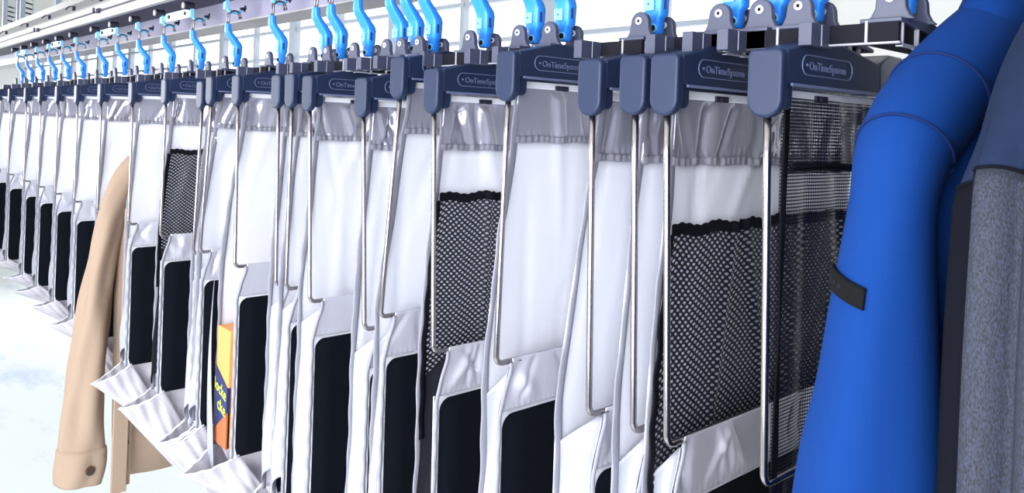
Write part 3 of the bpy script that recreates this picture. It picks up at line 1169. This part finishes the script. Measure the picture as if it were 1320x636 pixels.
# cuff
cf = [[p + (p - sum(r, Vector()) / 36).normalized() * 0.006 for p in r] for r in JT_S[-10:]]
co = part("cuff", G().rings(cf), M["tan"], JT, sharp=0)
g = G()
p = cf[4][4]
pn = (p - sum(cf[4], Vector()) / 36).normalized()
g.cyl(p, p + pn * 0.010, 0.020, 16)
part("cuff_button", g, M["button"], co)
part("body", G().rings(body_rings(1.46, YT + 0.01, [(-0.16, .10, .05), (-0.19, .26, .06), (-0.25, .38, .07), (-0.4, .42, .08), (-0.9, .42, .085), (-1.5, .41, .085), (-1.70, .40, .08)])), M["tan"], JT, sharp=0)
pk = part("placket", G().box(1.045, 1.105, YT - 0.098, YT - 0.082, -1.72, -0.45), M["tan"], JT, bevel=0.004)
g = G()
for zz in (-0.60, -0.90, -1.22, -1.52):
    g = G()
    g.cyl((1.075, YT - 0.108, zz), (1.075, YT - 0.097, zz), 0.017, 16)
    part("front_button", g, M["button"], JT)
part("pocket_flap", G().box(1.11, 1.36, YT - 0.100, YT - 0.082, -1.22, -1.10), M["tan_dark"], JT, bevel=0.004)
part("waist_strap", G().box(1.02, 1.085, YT - 0.118, YT - 0.100, -1.74, -1.28), M["tan"], JT, bevel=0.004)

# ------------------------------------------------------------------ cable on the far floor
tag(link("floor_cable", G().tube([(0.2 + 0.25 * math.sin(k * .5), 7.6 + k * 0.16, FL + 0.022) for k in range(30)], 0.02, 8).mesh("floor_cable", M["button"], 0)), "dark cable lying on the white floor at far left", "cable").location = (0, 0, EYE)

# ------------------------------------------------------------------ room
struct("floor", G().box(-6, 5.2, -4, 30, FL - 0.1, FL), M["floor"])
struct("ceiling", G().box(-6, 5.2, -4, 30, 1.62, 1.72), M["ceil"])
struct("near_shade_wall", G().box(-6, 5.2, -2.6, -2.4, FL, 1.7), plain("shade_wall_grey", rgb(70, 74, 86), 0.8))  # unseen dark wall added behind the camera to dim the near end
struct("wall_far", G().box(-6, 5.2, 30, 30.2, FL, 1.7), M["wall"])
WX = 5.0
g = G()
g.box(WX, WX + 0.2, -4, 2.55, FL, 1.62)
g.box(WX, WX + 0.2, 2.55, 30, FL, -1.6)
g.box(WX, WX + 0.2, 2.55, 30, 1.50, 1.62)
struct("wall_back", g, M["wall"])
k = 0
yy = 2.55
while yy < 29.5:
    k += 1
    w = 2.6
    fr = G()
    for a in (yy, yy + w - 0.09):
        fr.box(WX - 0.05, WX + 0.15, a, a + 0.09, -1.6, 1.5)
    fr.box(WX - 0.04, WX + 0.1, yy + w / 2 - 0.025, yy + w / 2 + 0.025, -1.6, 1.5)
    for zz in (-1.6, 0.1, 0.80, 1.20, 1.44):
        fr.box(WX - 0.03, WX + 0.12, yy + 0.09, yy + w - 0.09, zz, zz + 0.04)
    o = struct("window_%d" % k, fr, M["frame"])
    p = link("pane", G().box(WX + 0.04, WX + 0.06, yy + 0.05, yy + w - 0.05, -1.58, 1.48).mesh("pane", M["pane"]), o)
    p["kind"] = "structure"
    yy += w

# unseen lamps added over the aisle as front fill for the pouches
lamp_i = 0
for y in (2.0, 5.0, 8.0, 11.5, 15.5):
    t = thing("aisle_fill_lamp", "unseen fill lamp added over the aisle, %s from the near end" % ORD[lamp_i + 1], "lamp", -1.6, y, 1.60, 0, "unseen fill lamps added over the aisle")
    part("lamp_housing", G().box(-0.35, 0.35, -0.8, 0.8, -0.05, 0.02), M["rail"], t)
    part("diffuser", G().box(-0.31, 0.31, -0.76, 0.76, -0.065, -0.045), M["lamp"], t)
    lamp_i += 1

# ------------------------------------------------------------------ light
def area(name, loc, target, sx, sy, power, col=(1, 1, 1)):
    d = bpy.data.lights.new(name, "AREA")
    d.shape = "RECTANGLE"
    d.size, d.size_y = sx * K, sy * K
    d.energy = power
    d.color = col
    o = bpy.data.objects.new(name, d)
    COL.objects.link(o)
    o.location = W(*loc)
    o.rotation_euler = (W(*target) - W(*loc)).to_track_quat("-Z", "Y").to_euler()
    return o


area("aisle_daylight", (-2.7, 1.2, -0.2), (1.0, 2.4, -0.45), 4.5, 2.4, 112, (0.95, 0.97, 1.0))
area("far_daylight", (-1.0, 13.0, 0.2), (1.0, 3.0, -0.5), 5, 2.4, 90, (0.95, 0.97, 1.0))

area("satin_streak_fill", (-2.1, -1.9, 0.25), (1.0, 0.9, -0.2), 0.9, 2.2, 24, (0.95, 0.96, 1.0))  # added area light: bright streaks on satin and steel, plus front fill
wd = bpy.data.worlds.new("World")
sc.world = wd
wd.use_nodes = True
bg = wd.node_tree.nodes["Background"]
bg.inputs[0].default_value = (0.90, 0.95, 1.0, 1)
bg.inputs[1].default_value = 0.45

# ------------------------------------------------------------------ camera
cd = bpy.data.cameras.new("Camera")
cam = bpy.data.objects.new("Camera", cd)
COL.objects.link(cam)
fw = Vector((0.661, 0.750, 0)).normalized()
rt = Vector((0.750, -0.661, 0)).normalized()
roll = math.radians(2.06)
up = Vector((0, 0, 1))
rc = rt * math.cos(roll) + up * math.sin(roll)
uc = up * math.cos(roll) - rt * math.sin(roll)
mat = Matrix((rc, uc, -fw)).transposed().to_4x4()
mat.translation = Vector((0, 0, EYE))
cam.matrix_world = mat
cd.sensor_fit = "HORIZONTAL"
cd.sensor_width = 36.0
cd.lens = 36.0 * 1006 / 1320
cd.shift_x = 2.5 / 1320
cd.shift_y = -159.0 / 1320
cd.clip_start = 0.02
sc.camera = cam
sc.view_settings.view_transform = "Standard"
sc.view_settings.look = "None"
sc.view_settings.gamma = 1.0
sc.view_settings.use_curve_mapping = False
sc.view_settings.exposure = 0.4
sc.cycles.transparent_max_bounces = 24
